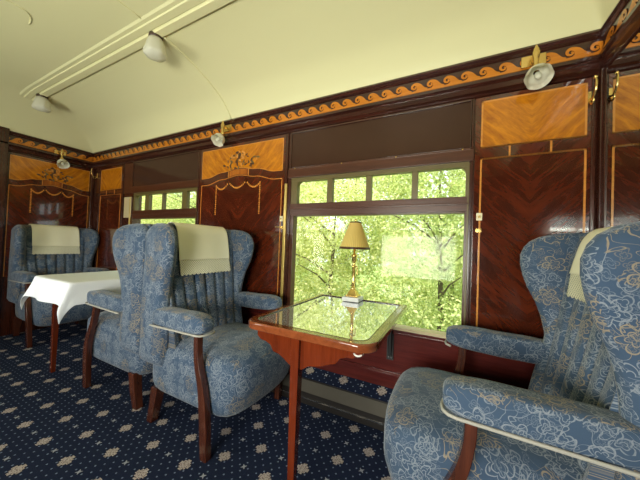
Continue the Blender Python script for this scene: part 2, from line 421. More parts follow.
# ceiling strip carrying the lamps, cross rib and beads
m = MB()
def ceil_strip(x0, x1, y0, y1, dz, n=30):
    rows = []
    for i in range(n+1):
        x = x0+(x1-x0)*i/n
        z = min(ceil_z(x, (y0+y1)/2), 9)
        rows.append([(x, y0-0.012, z+0.004), (x, y0, z-dz), (x, y1, z-dz), (x, y1+0.012, z+0.004)])
    m.grid(rows)
ceil_strip(-3.65, XR-0.3, 0.915, 0.955, 0.012); ceil_strip(-3.65, XR-0.3, 0.967, 1.012, 0.018)
ceil_strip(-3.65, XR-0.3, 0.89, 1.03, 0.004)
struct(m.build('trim_1', 'ceil'))
m = MB()
for xr in (-1.71,):
    pts = [(xr, y, ceil_z(xr, y)-0.001) for y in [W-0.012-i*0.02 for i in range(31)]]
    m.tube(pts, 0.008, 6)
    pts = [(xr, y, ceil_z(xr, y)-0.001) for y in [0.89-i*0.04 for i in range(20)]]
    m.tube(pts, 0.005, 6)
pts = [(-2.2, 0.40), (-2.30, 0.47), (-2.306, 0.56), (-2.36, 0.60), (-2.43, 0.61)]
m.tube([(x, y, ceil_z(x, y)-0.001) for x, y in catmull(pts, 4)], 0.005, 6)
struct(m.build('trim_2', 'ceil', smooth=True))

# cornice with running-wave inlay. frame functions: f(u, z, n) with n the distance out of the wall
fw = lambda u, z, n: (u, W-n, z)
fl = lambda u, z, n: (XL+n, u, z)
fr = lambda u, z, n: (XR-n, u, z)
fb = lambda u, z, n: (u, YB+n, z)
def fbox(mb, f, u0, u1, z0, z1, n1, n0=0.0):
    return mb.box(f(u0, z0, n0), f(u1, z1, n1))
def cornice(idx, f, u0, u1, flip, detail=True):
    def prof(m, pr):
        rows = [[f(u, z, n) for (n, z) in pr] for u in (u0, u1)]
        m.grid(rows)
    m = MB()
    prof(m, [(0, 2.095), (0.022, 2.09), (0.026, 2.078), (0.018, 2.068), (0.022, 2.060), (0.014, 2.052), (0.010, 2.050), (0.010, 1.978),
             (0.02, 1.974), (0.030, 1.965), (0.030, 1.950), (0.016, 1.940), (0.030, 1.928), (0.026, 1.905), (0.012, 1.897), (0.016, 1.885), (0, 1.880)])
    o = struct(m.build('trim_%d' % idx, 'dark'))
    if not detail: return o
    # wave scroll: lower band plus curling crests
    m = MB(); zb = 1.979; t = 0.0125; per = 0.0885
    m.prism([(u0, zb), (u1, zb), (u1, zb+0.011), (u0, zb+0.011)], f, 0.009, t)
    sg = -1 if flip else 1
    nper = int((u1-u0)/per)+1
    for i in range(nper):
        c = u0+(i+0.5)*per
        path = [(0.062, 0.010, .004), (0.045, 0.014, .007), (0.030, 0.024, .011), (0.016, 0.037, .0125), (0.002, 0.047, .0095), (-0.012, 0.049, .0075),
                (-0.022, 0.041, .0065), (-0.023, 0.029, .0058), (-0.014, 0.021, .0052), (-0.004, 0.024, .0046), (-0.003, 0.032, .004), (-0.009, 0.034, .003)]
        pp = catmull(path, 4); L = []; R = []
        for k, (a, b, w) in enumerate(pp):
            a2, b2, _ = pp[min(k+1, len(pp)-1)]; a1, b1, _ = pp[max(k-1, 0)]
            dx, dz = a2-a1, b2-b1; l = math.hypot(dx, dz) or 1
            nx, nz = -dz/l, dx/l
            cl = lambda q: min(u1, max(u0, q))
            L.append((cl(c+sg*(a+nx*w)), zb+0.002+min(0.066, max(0, b+nz*w)))); R.append((cl(c+sg*(a-nx*w)), zb+0.002+max(0, b-nz*w)))
        rows = [[f(l[0], l[1], t+0.0004*((i % 2)+1)), f(r[0], r[1], t+0.0004*((i % 2)+1))] for l, r in zip(L, R)]
        m.grid(rows)
        # filled shoulder under the rising wave
        sh = [(0.075, 0.008), (0.05, 0.011), (0.036, 0.018), (0.022, 0.028), (0.010, 0.040), (0.002, 0.036), (0.004, 0.022), (-0.004, 0.013), (-0.02, 0.010), (-0.03, 0.008)]
        m.add([f(min(u1, max(u0, c+sg*a)), zb+b, t+0.0002) for a, b in sh], [tuple(range(len(sh)))])
    m.build('wave_inlay', 'scroll', o, fix=False)
    return o
cornice(3, fw, XL, XR, False); cornice(4, fl, 0.86, W, True); cornice(5, fr, YB, W, False); cornice(6, fb, XL, XR, False, False)

# corner posts
struct(MB().box((XR-0.02, W-0.035, 0), (XR, W, 1.9)).box((XR-0.012, W-0.055, 0), (XR, W-0.035, 1.9)).build('trim_7', 'darkz', bevel=0.004))
struct(MB().box((XL, W-0.03, 0), (XL+0.05, W, 1.9)).build('trim_8', 'darkz', bevel=0.006))
struct(MB().box((XL-0.02, 0.845, 0), (XL+0.03, 0.925, 2.11)).box((XL-0.02, 0.0, 0), (XL+0.03, 0.06, 2.11)).build('trim_9', 'darkz', bevel=0.006))

# ------------------------------------------------------------------ wall panels with marquetry
def line_strip(m, f, pts, w, n0, n1):
    for (a, b), (c, d) in zip(pts, pts[1:]):
        dx, dz = c-a, d-b; l = math.hypot(dx, dz) or 1; nx, nz = -dz/l*w/2, dx/l*w/2; ex, ez = dx/l*w/2, dz/l*w/2
        m.prism([(a+nx-ex, b+nz-ez), (c+nx+ex, d+nz+ez), (c-nx+ex, d-nz+ez), (a-nx-ex, b-nz-ez)], f, n0, n1)
def panel(idx, f, c, u0, u1, arch, swag, zlow=0.605, flowers=False, full=(0, 0)):
    """c = panel centre along the wall; u0/u1 inlay extents; arch = height of the arched lower edge."""
    org = Vector(f(c, 1.2, 0)); g = lambda u, z, n: tuple(Vector(f(u, z, n)) - org)
    e0, e1 = full
    base = struct(fbox(MB(), g, u0-e0, u1+e1, 0.60, 1.878, 0.006).build('trim_%d' % idx, 'panel', loc=org))
    Wd = u1-u0
    def edge(t, z, a):      # double-ogee arch, t in 0..1
        s = abs(2*t-1)
        if a == 0: return z
        if s > 0.86: return z
        if s > 0.42: return z + a*0.62*(0.5+0.5*cos(pi*(s-0.42)/0.44))
        return z + a*0.62 + a*0.38*(0.5+0.5*cos(pi*s/0.42))
    N = 36
    top = 1.852
    low = [(u0+Wd*i/N, edge(i/N, 1.605, arch)) for i in range(N+1)]
    mb = MB()
    rows = [[g(u, z, 0.0072), g(u, top, 0.0072)] for u, z in low]
    mb.grid(rows); mb.build('satinwood_panel', 'satin', base, fix=False)
    ml = MB(); lw = 0.008 if arch == 0 else 0.006
    line_strip(ml, g, [(u0, 1.605), (u0, top), (u1, top), (u1, 1.605)], lw, 0.006, 0.0082)
    line_strip(ml, g, low, lw, 0.006, 0.0082)
    low2 = [(u, z-0.062) for u, z in low]
    line_strip(ml, g, low2, lw, 0.006, 0.0082)
    line_strip(ml, g, [(u0, 1.543), (u0, zlow)], lw, 0.006, 0.0082); line_strip(ml, g, [(u1, 1.543), (u1, zlow)], lw, 0.006, 0.0082)
    for t in ((0.30, 0.70) if arch == 0 else (0.37, 0.62)):
        u = u0+Wd*t; line_strip(ml, g, [(u, edge(t, 1.543, arch)), (u, edge(t, 1.605, arch))], lw, 0.006, 0.0082)
    ml.build('inlay_line', 'inlay', base, fix=False)
    if arch:
        mk = MB(); rows = []
        for i in range(13):
            t = 0.38+0.23*i/12; u = u0+Wd*t; rows.append([g(u, edge(t, 1.55, arch), 0.0072), g(u, edge(t, 1.598, arch), 0.0072)])
        mk.grid(rows); mk.build('burr_tablet', 'burr', base, fix=False)
    if swag:
        ms = MB(); a, b = swag; zt = 1.535
        pts = []
        hooks = [a, a+(b-a)*0.30, a+(b-a)*0.70, b]; hz = [1.53, 1.555, 1.555, 1.53]
        for q in range(3):
            x0, x1, y0, y1 = hooks[q], hooks[q+1], hz[q], hz[q+1]; dep = 0.055 if q == 1 else 0.045
            n = 13 if q == 1 else 10
            for i in range(n+1):
                t = i/n; pts.append((x0+(x1-x0)*t, y0+(y1-y0)*t-4*dep*t*(1-t), 0.0075))
        for x in (a, b):
            for i in range(15): pts.append((x, 1.52-0.017*i, 0.006+0.0015*(i % 2)))
        for x, z, r in pts:
            ms.add([g(x+r*cos(k*pi/4), z+r*1.1*sin(k*pi/4), 0.0085) for k in range(8)], [tuple(range(8))])
        ms.build('marquetry_swag', 'inlay', base, fix=False)
    if flowers:
        r2 = random.Random(3); cz = 1.735
        for mat, cnt in (('petal', 26), ('petal2', 26), ('inlay', 16)):
            mf = MB()
            for i in range(cnt):
                th = r2.uniform(0, 2*pi); rr = sqrt(r2.random())
                x = c + rr*cos(th)*Wd*0.21*(1.1 if sin(th) < 0.2 else 0.55); z = cz + rr*sin(th)*0.075; s_ = r2.uniform(0.010, 0.022); an = r2.uniform(0, pi)
                pl = []
                for k in range(10):
                    q = 2*pi*k/10; px = s_*cos(q); pz = s_*0.45*sin(q)
                    pl.append(g(x+px*cos(an)-pz*sin(an), z+px*sin(an)+pz*cos(an), 0.0085+i*2e-5+(0.0006 if mat == 'inlay' else 0)))
                mf.add(pl, [tuple(range(10))])
            mf.build('marquetry_flower', mat, base, fix=False)
    return base
panel(10, fw, 0.340, 0.133, 0.549, 0, None, full=(0.03, 0.03))
panel(11, fw, -1.600, -2.043, -1.160, 0.062, (-1.855, -1.370), full=(0.03, 0.02), flowers=True)
panel(12, fw, -3.600, -3.830, -3.385, 0, None, full=(0.03, 0.03))
panel(13, fl, 1.280, 0.945, 1.600, 0.062, (1.105, 1.455), full=(0.0, 0.0), flowers=True)
# frame mouldings either side of the panels (upright pilasters)
m = MB()
for x in (0.088, 0.575): m.box((x-0.008, W-0.012, 0.58), (x+0.008, W, 1.88))
for x in (-2.085, -1.125, -3.87, -3.345): m.box((x-0.012, W-0.010, 0.58), (x+0.012, W, 1.88))
struct(m.build('trim_14', 'darkz', bevel=0.003))

# mirror on the right-hand partition
mo = struct(MB().box((XR-0.010, 0.1, 0.30), (XR, W-0.055, 1.878)).build('trim_15', 'dark', bevel=0.002))
MB().box((XR-0.0125, 0.13, 0.80), (XR-0.0101, W-0.062, 1.872)).build('mirror_glass', 'mirror', mo)

# wainscot below the windows and the skirting
for i, (f, mat) in enumerate(((fw, 'red'), (fb, 'red'))):
    m = MB(); fbox(m, f, XL, XR, 0.30, 0.555, 0.006); fbox(m, f, XL, XR, 0.285, 0.300, 0.014); fbox(m, f, XL, XR, 0.20, 0.285, 0.010); fbox(m, f, XL, XR, 0.528, 0.540, 0.012)
    struct(m.build('trim_%d' % (16+i), mat, bevel=0.002))
struct(MB().box((XL, 0.93, 0), (XL+0.006, W, 0.6)).build('trim_18', 'darkz'))

# windows
def window(n, x0, x1, f, glass0, glass1, mull):
    fo = lambda u, z, k: f(u, z, k)
    m = MB()
    # outer wood frame in the opening, header and transom rail
    fbox(m, f, x0-0.02, x1+0.02, 1.538, 1.600, 0.018)           # wooden header
    fbox(m, f, x0-0.02, x1+0.02, 1.600, 1.612, 0.010)
    fbox(m, f, x0, x1, 1.262, 1.346, 0.004, -0.05)              # transom rail
    fbox(m, f, x0, x1, 1.300, 1.312, 0.012)
    w = struct(m.build('window_%d' % n, 'rail', bevel=0.003))
    m = MB(); fbox(m, f, x0, glass0-0.022, 0.565, 1.262, -0.005, -0.06); fbox(m, f, glass1-0.002, x1, 0.565, 1.262, -0.005, -0.06)
    fbox(m, f, x0, x1, 1.255, 1.264, -0.006, -0.06)
    m.build('side_frame', 'rail', w, bevel=0.002)
    m = MB()   # olive sash round the ventilator panes with curved top corners
    fbox(m, f, x0, x1, 1.512, 1.540, -0.002, -0.045); fbox(m, f, x0, glass0, 1.346, 1.512, -0.004, -0.045); fbox(m, f, glass1, x1, 1.346, 1.512, -0.004, -0.045)
    for cx, s in ((glass0, 1), (glass1, -1)):
        R = 0.04; arc = [(cx+s*R*(1-sin(k*pi/16)), 1.513-R*(1-cos(k*pi/16))) for k in range(9)]
        m.prism([(cx, 1.513)] + arc, f, -0.006, -0.04)
    m.build('ventilator_sash', 'sash', w, fix=True)
    m = MB()
    for k, (a, b) in enumerate(mull): fbox(m, f, a, b, 1.346, 1.513, -0.006, -0.042)
    m.build('mullion', 'sash', w, bevel=0.002)
    m = MB(); fbox(m, f, glass0, glass1, 1.346, 1.513, -0.024, -0.028); m.build('ventilator_pane', 'pane', w)
    m = MB(); fbox(m, f, glass0, glass1, 0.575, 1.258, -0.040, -0.044); m.build('pane', 'pane', w)
    m = MB(); fbox(m, f, x0, x1, 0.555, 0.572, 0.010, -0.06); fbox(m, f, x0, x1, 0.540, 0.556, 0.004)
    m.build('window_sill', 'ivory', w, bevel=0.003)
    m = MB(); fbox(m, f, x0+0.0, x1-0.0, 1.616, 1.868, 0.005); m.build('transom_glass', 'smoke', w)
    m = MB(); fbox(m, f, x0, x1, 1.868, 1.880, 0.014); fbox(m, f, x0-0.012, x0, 1.61, 1.88, 0.012); fbox(m, f, x1, x1+0.010, 1.61, 1.88, 0.012)
    m.build('transom_frame', 'dark', w, bevel=0.002)
    m = MB()
    for t in (0.03, 0.35, 0.66, 0.97):
        p = f(x0+(x1-x0)*t, 1.606, 0.011); m.add(*[(lambda c: ([(c[0]+0.004*cos(k*pi/4), c[1] + (0.001 if f is fb else -0.001), c[2]+0.004*sin(k*pi/4)) for k in range(8)], [tuple(range(8))]))(p)][0])
    m.build('screw', 'brass', w, fix=False)
    m = MB(); fbox(m, f, x0-0.052, x0-0.030, 0.58, 1.50, 0.012); m.build('gilt_strip', 'gold', w, bevel=0.003)
    m = MB(); fbox(m, f, x1-0.006, x1+0.004, 0.58, 1.53, 0.006, -0.004); m.build('edge_strip', 'sash', w, bevel=0.002)
    return w
window(1, -1.08, 0.078, fw, -1.030, 0.064, [(-0.785, -0.745), (-0.505, -0.470), (-0.221, -0.187)])
window(2, -3.14, -2.10, fw, -3.115, -2.125, [(-2.93, -2.86), (-2.64, -2.62), (-2.33, -2.26)])
window(3, -1.08, 0.078, fb, -1.030, 0.064, [(-0.785, -0.745), (-0.505, -0.470), (-0.221, -0.187)])
window(4, -3.14, -2.10, fb, -3.115, -2.125, [(-2.93, -2.86), (-2.64, -2.62), (-2.33, -2.26)])
# dark transom boards flanking window 2 (wider header than opening)
m = MB(); fbox(m, fw, -3.33, -3.14, 1.54, 1.878, 0.004); m.build('trim_19', 'rail')['kind'] = 'structure'
m = MB(); fbox(m, fw, -3.30, -3.165, 1.27, 1.50, 0.010); m.build('trim_20', 'ivory', bevel=0.004)['kind'] = 'structure'

# aisle door in the left partition
d = struct(MB().box((XL-0.06, 0.06, 0.01), (XL-0.02, 0.845, 2.0)).build('door_1', 'darkz', bevel=0.003))
m = MB(); m.box((XL-0.02, 0.74, 1.02), (XL-0.012, 0.80, 1.24)); m.tube([(XL-0.015, 0.77, 1.13), (XL+0.045, 0.77, 1.13), (XL+0.05, 0.79, 1.13), (XL+0.05, 0.89, 1.125)], 0.011, 10)
m.build('door_handle', 'brass', d, bevel=0.002)

# carpeted heater ledge along the foot of the window wall
h = struct(MB().prism([(1.533, 0.0), (1.533, 0.168), (W, 0.205), (W, 0.0)], lambda u, v, t: (t, u, v), XL+0.006, XR-0.02).build('baseboard_window', 'carpet'))
m = MB(); m.box((XL+0.006, 1.527, 0.078), (XR-0.02, 1.5328, 0.160)); m.build('heater_grille', 'grille', h)
m = MB(); m.box((XL+0.006, 1.523, 0.160), (XR-0.02, 1.5328, 0.168)); m.build('nosing', 'blackgap', h, bevel=0.002)
m = MB(); m.box((XL+0.006, 1.526, 0.002), (XR-0.02, 1.5328, 0.078)); m.build('kick_board', 'blackgap', h)
m = MB(); m.box((XL+0.006, 1.519, 0.040), (XR-0.02, 1.526, 0.046)); m.build('metal_strip', 'chrome', h)

# ------------------------------------------------------------------ wing armchairs
def leg_post(s):
    p = catmull([(.500, .296*s, .590), (.503, .298*s, .52), (.520, .302*s, .44), (.556, .304*s, .34), (.575, .302*s, .22), (.582, .292*s, 0)], 4)
    hw = [(0.015 + 0.009*min(1, max(0, (0.5-q[2])/0.25)) - 0.003*max(0, (0.15-q[2])/0.15), 0.017) for q in p]
    return MB().sq(p, hw)
def wing_mb(s):
    zs = [.345, .36, .39, .44, .52, .60, .66, .72, .78, .84, .90, .95, 1.0, 1.04, 1.075, 1.10, 1.12, 1.132, 1.138]
    front = {.345: .20, .36: .205, .39: .21, .44: .213, .52: .215, .60: .208, .66: .208, .72: .213, .78: .224, .84: .242, .90: .268, .95: .283, 1.0: .292, 1.04: .292, 1.075: .280, 1.10: .262, 1.12: .232, 1.132: .19, 1.138: .14}
    back = lambda z: 0.0 if z < 1.06 else 0.0 + 0.07*((z-1.06)/0.08)**2
    na = 14; rowsA = []; rowsB = []
    for i, z in enumerate(zs):
        u0, u1 = back(z), front[z]; A = []; B = []
        for j in range(na+1):
            a = 0.5-0.5*cos(pi*j/na); u = u0+(u1-u0)*a
            e = max(0.0, 1-abs(2*a-1)**4)**0.5
            e *= min(1, ((1.139-z)/0.05))**0.5 if z > 1.089 else 1
            e *= min(1, (z-.342)/0.04)**0.5
            hf = 0.041*e
            fl_ = 0.04*max(0, (u-0.06)/0.25)**1.6*min(1, max(0, (z-0.62)/0.3))
            puff = 0.008*e
            v = 0.272 + fl_
            A.append((u, s*(v-hf), z)); B.append((u, s*(v+hf+puff), z))
        rowsA.append(A); rowsB.append(B)
    mb = MB(); mb.grid(rowsA); mb.grid(rowsB)
    # close the bottom, join edges
    nb = na+1
    n0, n1 = 0, nb*len(zs)
    for j in range(na): mb.f.append((n0+j, n0+j+1, n1+j+1, n1+j)); t = (len(zs)-1)*nb; mb.f.append((n0+t+j, n0+t+j+1, n1+t+j+1, n1+t+j))
    for i in range(len(zs)-1):
        for j in (0, na): mb.f.append((n0+i*nb+j, n0+(i+1)*nb+j, n1+(i+1)*nb+j, n1+i*nb+j))
    return mb
def back_mb():
    prof = catmull([(0.0, .36), (0.0, .5), (0.0, .9), (0.0, 1.07), (0.018, 1.12), (0.055, 1.14), (0.095, 1.128), (0.118, 1.08), (0.135, .98), (0.165, .80), (0.20, .62), (0.235, .46), (0.25, .40), (0.10, .37)], 5)
    nv = 73; rows = []
    for i in range(nv):
        v = -0.262+0.524*i/(nv-1); r = []
        for k, (u, z) in enumerate(prof):
            du = 0
            if u > 0.10 and z > 0.35:
                ph = (v/(0.078*(0.88+0.25*(z-.45)/.7))); q = abs(ph-round(ph)) if False else abs((ph % 1)-0.5)*2
                du = 0.022*(1-q**4) - 0.010
                du *= min(1, (1.10-z)/0.08) if z > 1.02 else 1
                du -= 0.03*(abs(v)/0.26)**3*0
                du += 0.02*(abs(v)/0.26)**4
            r.append((u+du, v, z))
        rows.append(r)
    mb = MB(); mb.grid(rows, False, True)
    n = len(prof); mb.f.append(tuple(range(n))); mb.f.append(tuple(range((nv-1)*n, nv*n)))
    return mb
def armchair():
    root = empty('wing_armchair', (0, 0, 0)); fab = 'fabric'
    def sf(P, q):
        x, y, z = P
        if q[2] > 0: z += 0.028*(1-q[0]**2)*(1-q[1]**2) + 0.012*q[0]
        if q[2] < 0: x -= 0.05*max(0, q[0])*(-q[2]); y *= 1-0.02*(-q[2])
        x += 0.025*max(0, q[0])*(1-q[1]**2)
        return (x, y, z)
    superbox(.384, 0, .322, .354, .281, .150, 7.0, 14, sf).build('seat', fab, root, smooth=True, uv=True)
    back_mb().build('backrest', fab, root, smooth=True, uv='yz')
    for s in (-1, 1):
        wing_mb(s).build('wing', fab, root, smooth=True, uv=True)
        def af(P, q): return (P[0], P[1] + s*0.004*q[0], P[2] + 0.010*max(0, q[0]) - (0.012*q[0]**4 if q[2] > 0 else 0))
        a = superbox(.355, s*.290, .630, .215, .048, .050, 5.0, 10, af).build('armrest', fab, root, smooth=True, uv=True)
        m = MB(); pts = []
        for k in range(9): pts.append((0.16+0.375*k/8, s*0.339, 0.585+0.008*k/8))
        pts += [(0.555, s*0.334, 0.594), (0.568, s*0.318, 0.595), (0.571, s*0.29, 0.595), (0.568, s*0.262, 0.595), (0.55, s*0.246, 0.594)]
        m.tube(pts, 0.005, 8); m.build('braid_trim', 'braid', a, smooth=True)
        leg_post(s).build('leg', 'leg', root, bevel=0.003)
        MB().sq([(0.075, .25*s, 0), (0.10, .25*s, .10), (0.12, .25*s, .21)], [(.021, .021), (.024, .024), (.027, .027)]).build('leg', 'leg', root, bevel=0.003)
    return root
GC = 'blue damask wing armchairs'
ch = armchair()
A_X, A_Y = -1.590, 1.200
ch.location = (A_X, A_Y, 0); ch.scale = (0.97, 1, 1)
tag(ch, 'blue floral wing armchair with lace-edged headrest cloth, facing the glass-topped table from the left', 'armchair', GC)
cB = copy_tree(ch); cB.scale = (1.05, 1, 1); cB.location = (-1.628, 1.225, 0); cB.rotation_euler = (0, 0, pi)
tag(cB, 'blue floral wing armchair seen from behind, its back touching another, facing the white-clothed table')
cC = copy_tree(ch); cC.scale = (1, 1, 1); cC.location = (-4.04, 1.28, 0)
tag(cC, 'blue wing armchair against the end partition behind the white tablecloth')
cD = copy_tree(ch); cD.location = (0.585, 1.155, 0); cD.rotation_euler = (0, 0, pi); cD.scale = (1.045, 1, 1)
tag(cD, 'large foreground blue wing armchair at the right, backed against the mirrored partition')

def antimacassar(loc, rz, label, up=0.0):
    root = empty('headrest_cloth', loc, rz)
    prof = catmull([(-0.007, .98), (-0.007, 1.07), (0.014, 1.128), (0.055, 1.152), (0.100, 1.142), (0.130, 1.10), (0.150, 1.01+up*.4), (0.162, .925+up)], 5)
    prof2 = catmull([(0.162, .925+up), (0.170-up*.1, .885+up), (0.179-up*.2, .845+up)], 5)
    def sheet(pr, scal):
        m = MB(); nv = 61; rows = []
        for i in range(nv):
            v = -0.192+0.384*i/(nv-1); r = []
            for k, (u, z) in enumerate(pr):
                zz = z; t = k/(len(pr)-1)
                if scal: zz = z - scal*t*0.010*abs(sin(v*pi/0.0275))
                w = 0.004*sin(v*26+1)*t
                r.append((u+0.004+w, v*(1+0.02*t), zz))
            rows.append(r)
        m.grid(rows); return m
    def fin(o):
        s_ = o.modifiers.new('thick', 'SOLIDIFY'); s_.thickness = 0.0025; s_.offset = 0
    fin(sheet(prof, 0).build('cloth', 'linen', root, smooth=True)); fin(sheet(prof2, 1).build('lace_edge', 'lace', root, smooth=True))
    tag(root, label, 'headrest cloth', 'lace-edged headrest cloths')
    return root
antimacassar((A_X, A_Y, 0), 0, 'cream lace-edged cloth over the back of the armchair left of the glass-topped table')
antimacassar((-4.04, 1.28, 0), 0, 'cream lace-edged cloth over the armchair against the end partition')
antimacassar((0.585, 1.155, 0), pi, 'cream lace-edged cloth partly hidden between the wings of the foreground right armchair', 0.05)

# ------------------------------------------------------------------ tables
def table(cx, label, glass, legx=-0.035):
    root = empty('dining_table', (cx, 0, 0)); tag(root, label, 'table')
    hw, y0, y1, zt = 0.284, 0.855, 1.605, 0.718
    def outline(ins, r):
        pts = []
        for (x, y, a0) in ((-hw+ins+r, y0+ins+r, pi), (hw-ins-r, y0+ins+r, 1.5*pi)):
            for k in range(9): a = a0+k*pi/16; pts.append((x+r*cos(a), y+r*sin(a)))
        pts += [(hw-ins, y1-ins*0.7), (-hw+ins, y1-ins*0.7)]
        return pts
    def ring(o, i, z0, z1, mb):
        n = len(o); rows = [[(x, y, z0) for x, y in o], [(x, y, z1-0.006) for x, y in o], [(x*0.985, y*1.0+(0.004 if y < 1.2 else -0.004), z1) for x, y in o], [(x, y, z1) for x, y in i], [(x, y, z0) for x, y in i]]
        mb.grid(rows, True, True)
    o = outline(0, 0.07); i = outline(0.036, 0.045)
    mb = MB(); ring(o, i, 0.688, zt, mb); mb.build('tabletop_frame', 'tabley', root, smooth=False, bevel=0.003)
    i2 = outline(0.034, 0.045)
    MB().prism([p for p in i2], lambda u, v, t: (u, v, t), 0.700, 0.714).build('glass_top', 'tglass' if glass else 'tabley', root)
    if glass:   # dark bead round the glass
        mb = MB(); n = len(i)
        mb.tube([(x, y, 0.7165) for x, y in i]+[(i[0][0], i[0][1], 0.7165)], 0.0028, 6); mb.build('beading', 'dark', root)
    # apron with scalloped brackets under the near edge
    prof = [(-0.235, 0.688), (-0.235, 0.650), (-0.215, 0.635), (-0.19, 0.632), (-0.165, 0.622), (-0.15, 0.598), (-0.12, 0.592), (-0.10, 0.582), (-0.075, 0.566),
            (-0.055, 0.555), (-0.01, 0.555), (0.02, 0.575), (0.05, 0.582), (0.08, 0.59), (0.10, 0.60), (0.135, 0.612), (0.15, 0.635), (0.18, 0.645), (0.20, 0.645), (0.21, 0.655), (0.235, 0.660), (0.235, 0.688)]
    MB().prism(prof, lambda u, v, t: (u, t, v), 0.902, 0.920).build('apron', 'table', root, bevel=0.002)
    MB().sq([(legx, 0.905, 0.69), (legx, 0.905, 0.5), (legx, 0.905, 0)], [(.019, .019), (.018, .018), (.013, .013)]).build('leg', 'table', root, bevel=0.002)
    for sx in (-1, 1): MB().box((sx*0.225-0.008, 0.93, 0.655), (sx*0.225+0.008, 1.59, 0.688)).build('side_rail', 'table', root, bevel=0.002)
    m = MB(); bx = 0.172
    m.tube([(bx+0.02, 1.575, 0.688), (bx+0.02, 1.578, 0.64), (bx+0.02, 1.60, 0.56), (bx+0.02, 1.622, 0.40)], (0.013), 6)
    m.box((bx+0.000, 1.615, 0.375), (bx+0.038, 1.6305, 0.53)); m.box((bx+0.005, 1.55, 0.675), (bx+0.035, 1.60, 0.689))
    m.build('wall_bracket', 'black', root)
    return root
t1 = table(-0.503, 'mahogany table with a reflective glass top and wavy bracket, below the large window', True)
m = MB()
for dx in (0.184, 0.200):
    for z in (0.39, 0.47):
        MB().add([(dx+0.0035*cos(k*pi/4), 1.6142, z+0.0035*sin(k*pi/4)) for k in range(8)], [tuple(range(8))]).build('bracket_screw', 'chrome', t1, fix=False)
m = MB(); m.tube(catmull([(0.20, 0.93, 0.668), (0.203, 0.905, 0.654), (0.217, 0.898, 0.650), (0.231, 0.905, 0.654), (0.235, 0.93, 0.668)], 5), 0.0035, 8)
m.build('cable_loop', 'cable', t1, (0, 0, 0.012), smooth=True)
T2 = -2.60
t2 = table(T2, 'mahogany table under the white cloth, between two facing armchairs in the far bay', False, -0.10)

def tablecloth():
    hx, y0, y1, zt = 0.290, 0.848, 1.612, 0.7235
    cx, cy = 0, (y0+y1)/2; hy = (y1-y0)/2
    N = 64; H = 0.15; rows = []
    tx = hx+H; ty = hy+H
    for i in range(N+1):
        r = []
        for j in range(N+1):
            s = -tx+2*tx*i/N; t = -ty+2*ty*j/N
            if t > hy: t = hy - 0.002 + (t-hy)*0.05
            ex = max(0, abs(s)-hx); ey = max(0, abs(t)-hy) if t < 0 else 0
            x = max(-hx, min(hx, s)); y = max(-hy, min(hy, t)); d = math.hypot(ex, ey)
            corner = min(ex, ey)
            z = zt - d*1.0 - corner*0.35
            if d > 0:
                out = 0.012 + 0.05*min(1, d/H)
                wob = 0.018*sin(s*17+t*9)*min(1, d/H)
                if ex > 0: x += math.copysign((out*ex/d)*0.45 + abs(wob)*0.4 + 0.05*corner, s)
                if ey > 0: y -= (out*ey/d)*0.9 + wob*0.7 + 0.15*corner
                if d < 0.02: z = zt-0.5*d
            r.append((x, cy+y, z))
        rows.append(r)
    o = MB().grid(rows).build('tablecloth', 'cloth', None, (T2, 0, 0), smooth=True)
    s_ = o.modifiers.new('thick', 'SOLIDIFY'); s_.thickness = 0.003; s_.offset = 1
    sb = o.modifiers.new('sub', 'SUBSURF'); sb.levels = 1; sb.render_levels = 1
    tag(o, 'white linen tablecloth with drooping corners on the far table', 'tablecloth')
tablecloth()

def table_lamp():
    root = empty('table_lamp', (-0.530, 1.535, 0.7165), 0.0)
    tag(root, 'small brass table lamp with pleated gold shade on a white marble block', 'lamp')
    MB().box((-0.052, -0.052, 0), (0.052, 0.052, 0.026)).build('marble_base', 'marble', root, bevel=0.004)
    MB().sq([(0, 0, .026), (0, 0, .034), (0, 0, .036), (0, 0, .055), (0, 0, .07)], [(.038, .038), (.038, .038), (.030, .030), (.022, .022), (.012, .012)]).build('foot', 'brass', root, bevel=0.002)
    MB().lathe([(.013, .068), (.016, .074), (.010, .080), (.0095, .20), (.015, .206), (.015, .212), (.009, .218), (.009, .235), (.016, .242), (.013, .262), (.018, .27), (.018, .278), (.006, .285), (.004, .47), (0, .472)], 20).build('column', 'brass', root, smooth=True)
    m = MB(); m.tube([(0.018, 0, .21), (0.022, 0, .19), (0.022, 0, .16)], .003, 6); m.build('switch', 'brass', root)
    sh = MB().lathe([(.092, .318), (.034, .478)], 176, fn=lambda k, z: 1+0.012*(-1)**(k//2)).build('lamp_shade', 'shade', root, smooth=True)
    MB().lathe([(.0905, .318), (.0945, .314), (.095, .322), (.0915, .328)], 48).build('shade_trim', 'petal', sh, smooth=True); MB().lathe([(.0345, .474), (.036, .477), (.036, .482), (.032, .482)], 32).build('shade_trim', 'petal', sh, smooth=True)
    m = MB(); m.lathe([(.0, .481), (.006, .482), (.004, .490), (.007, .495), (.0, .502)], 12); m.build('finial', 'brass', root, smooth=True)
table_lamp()

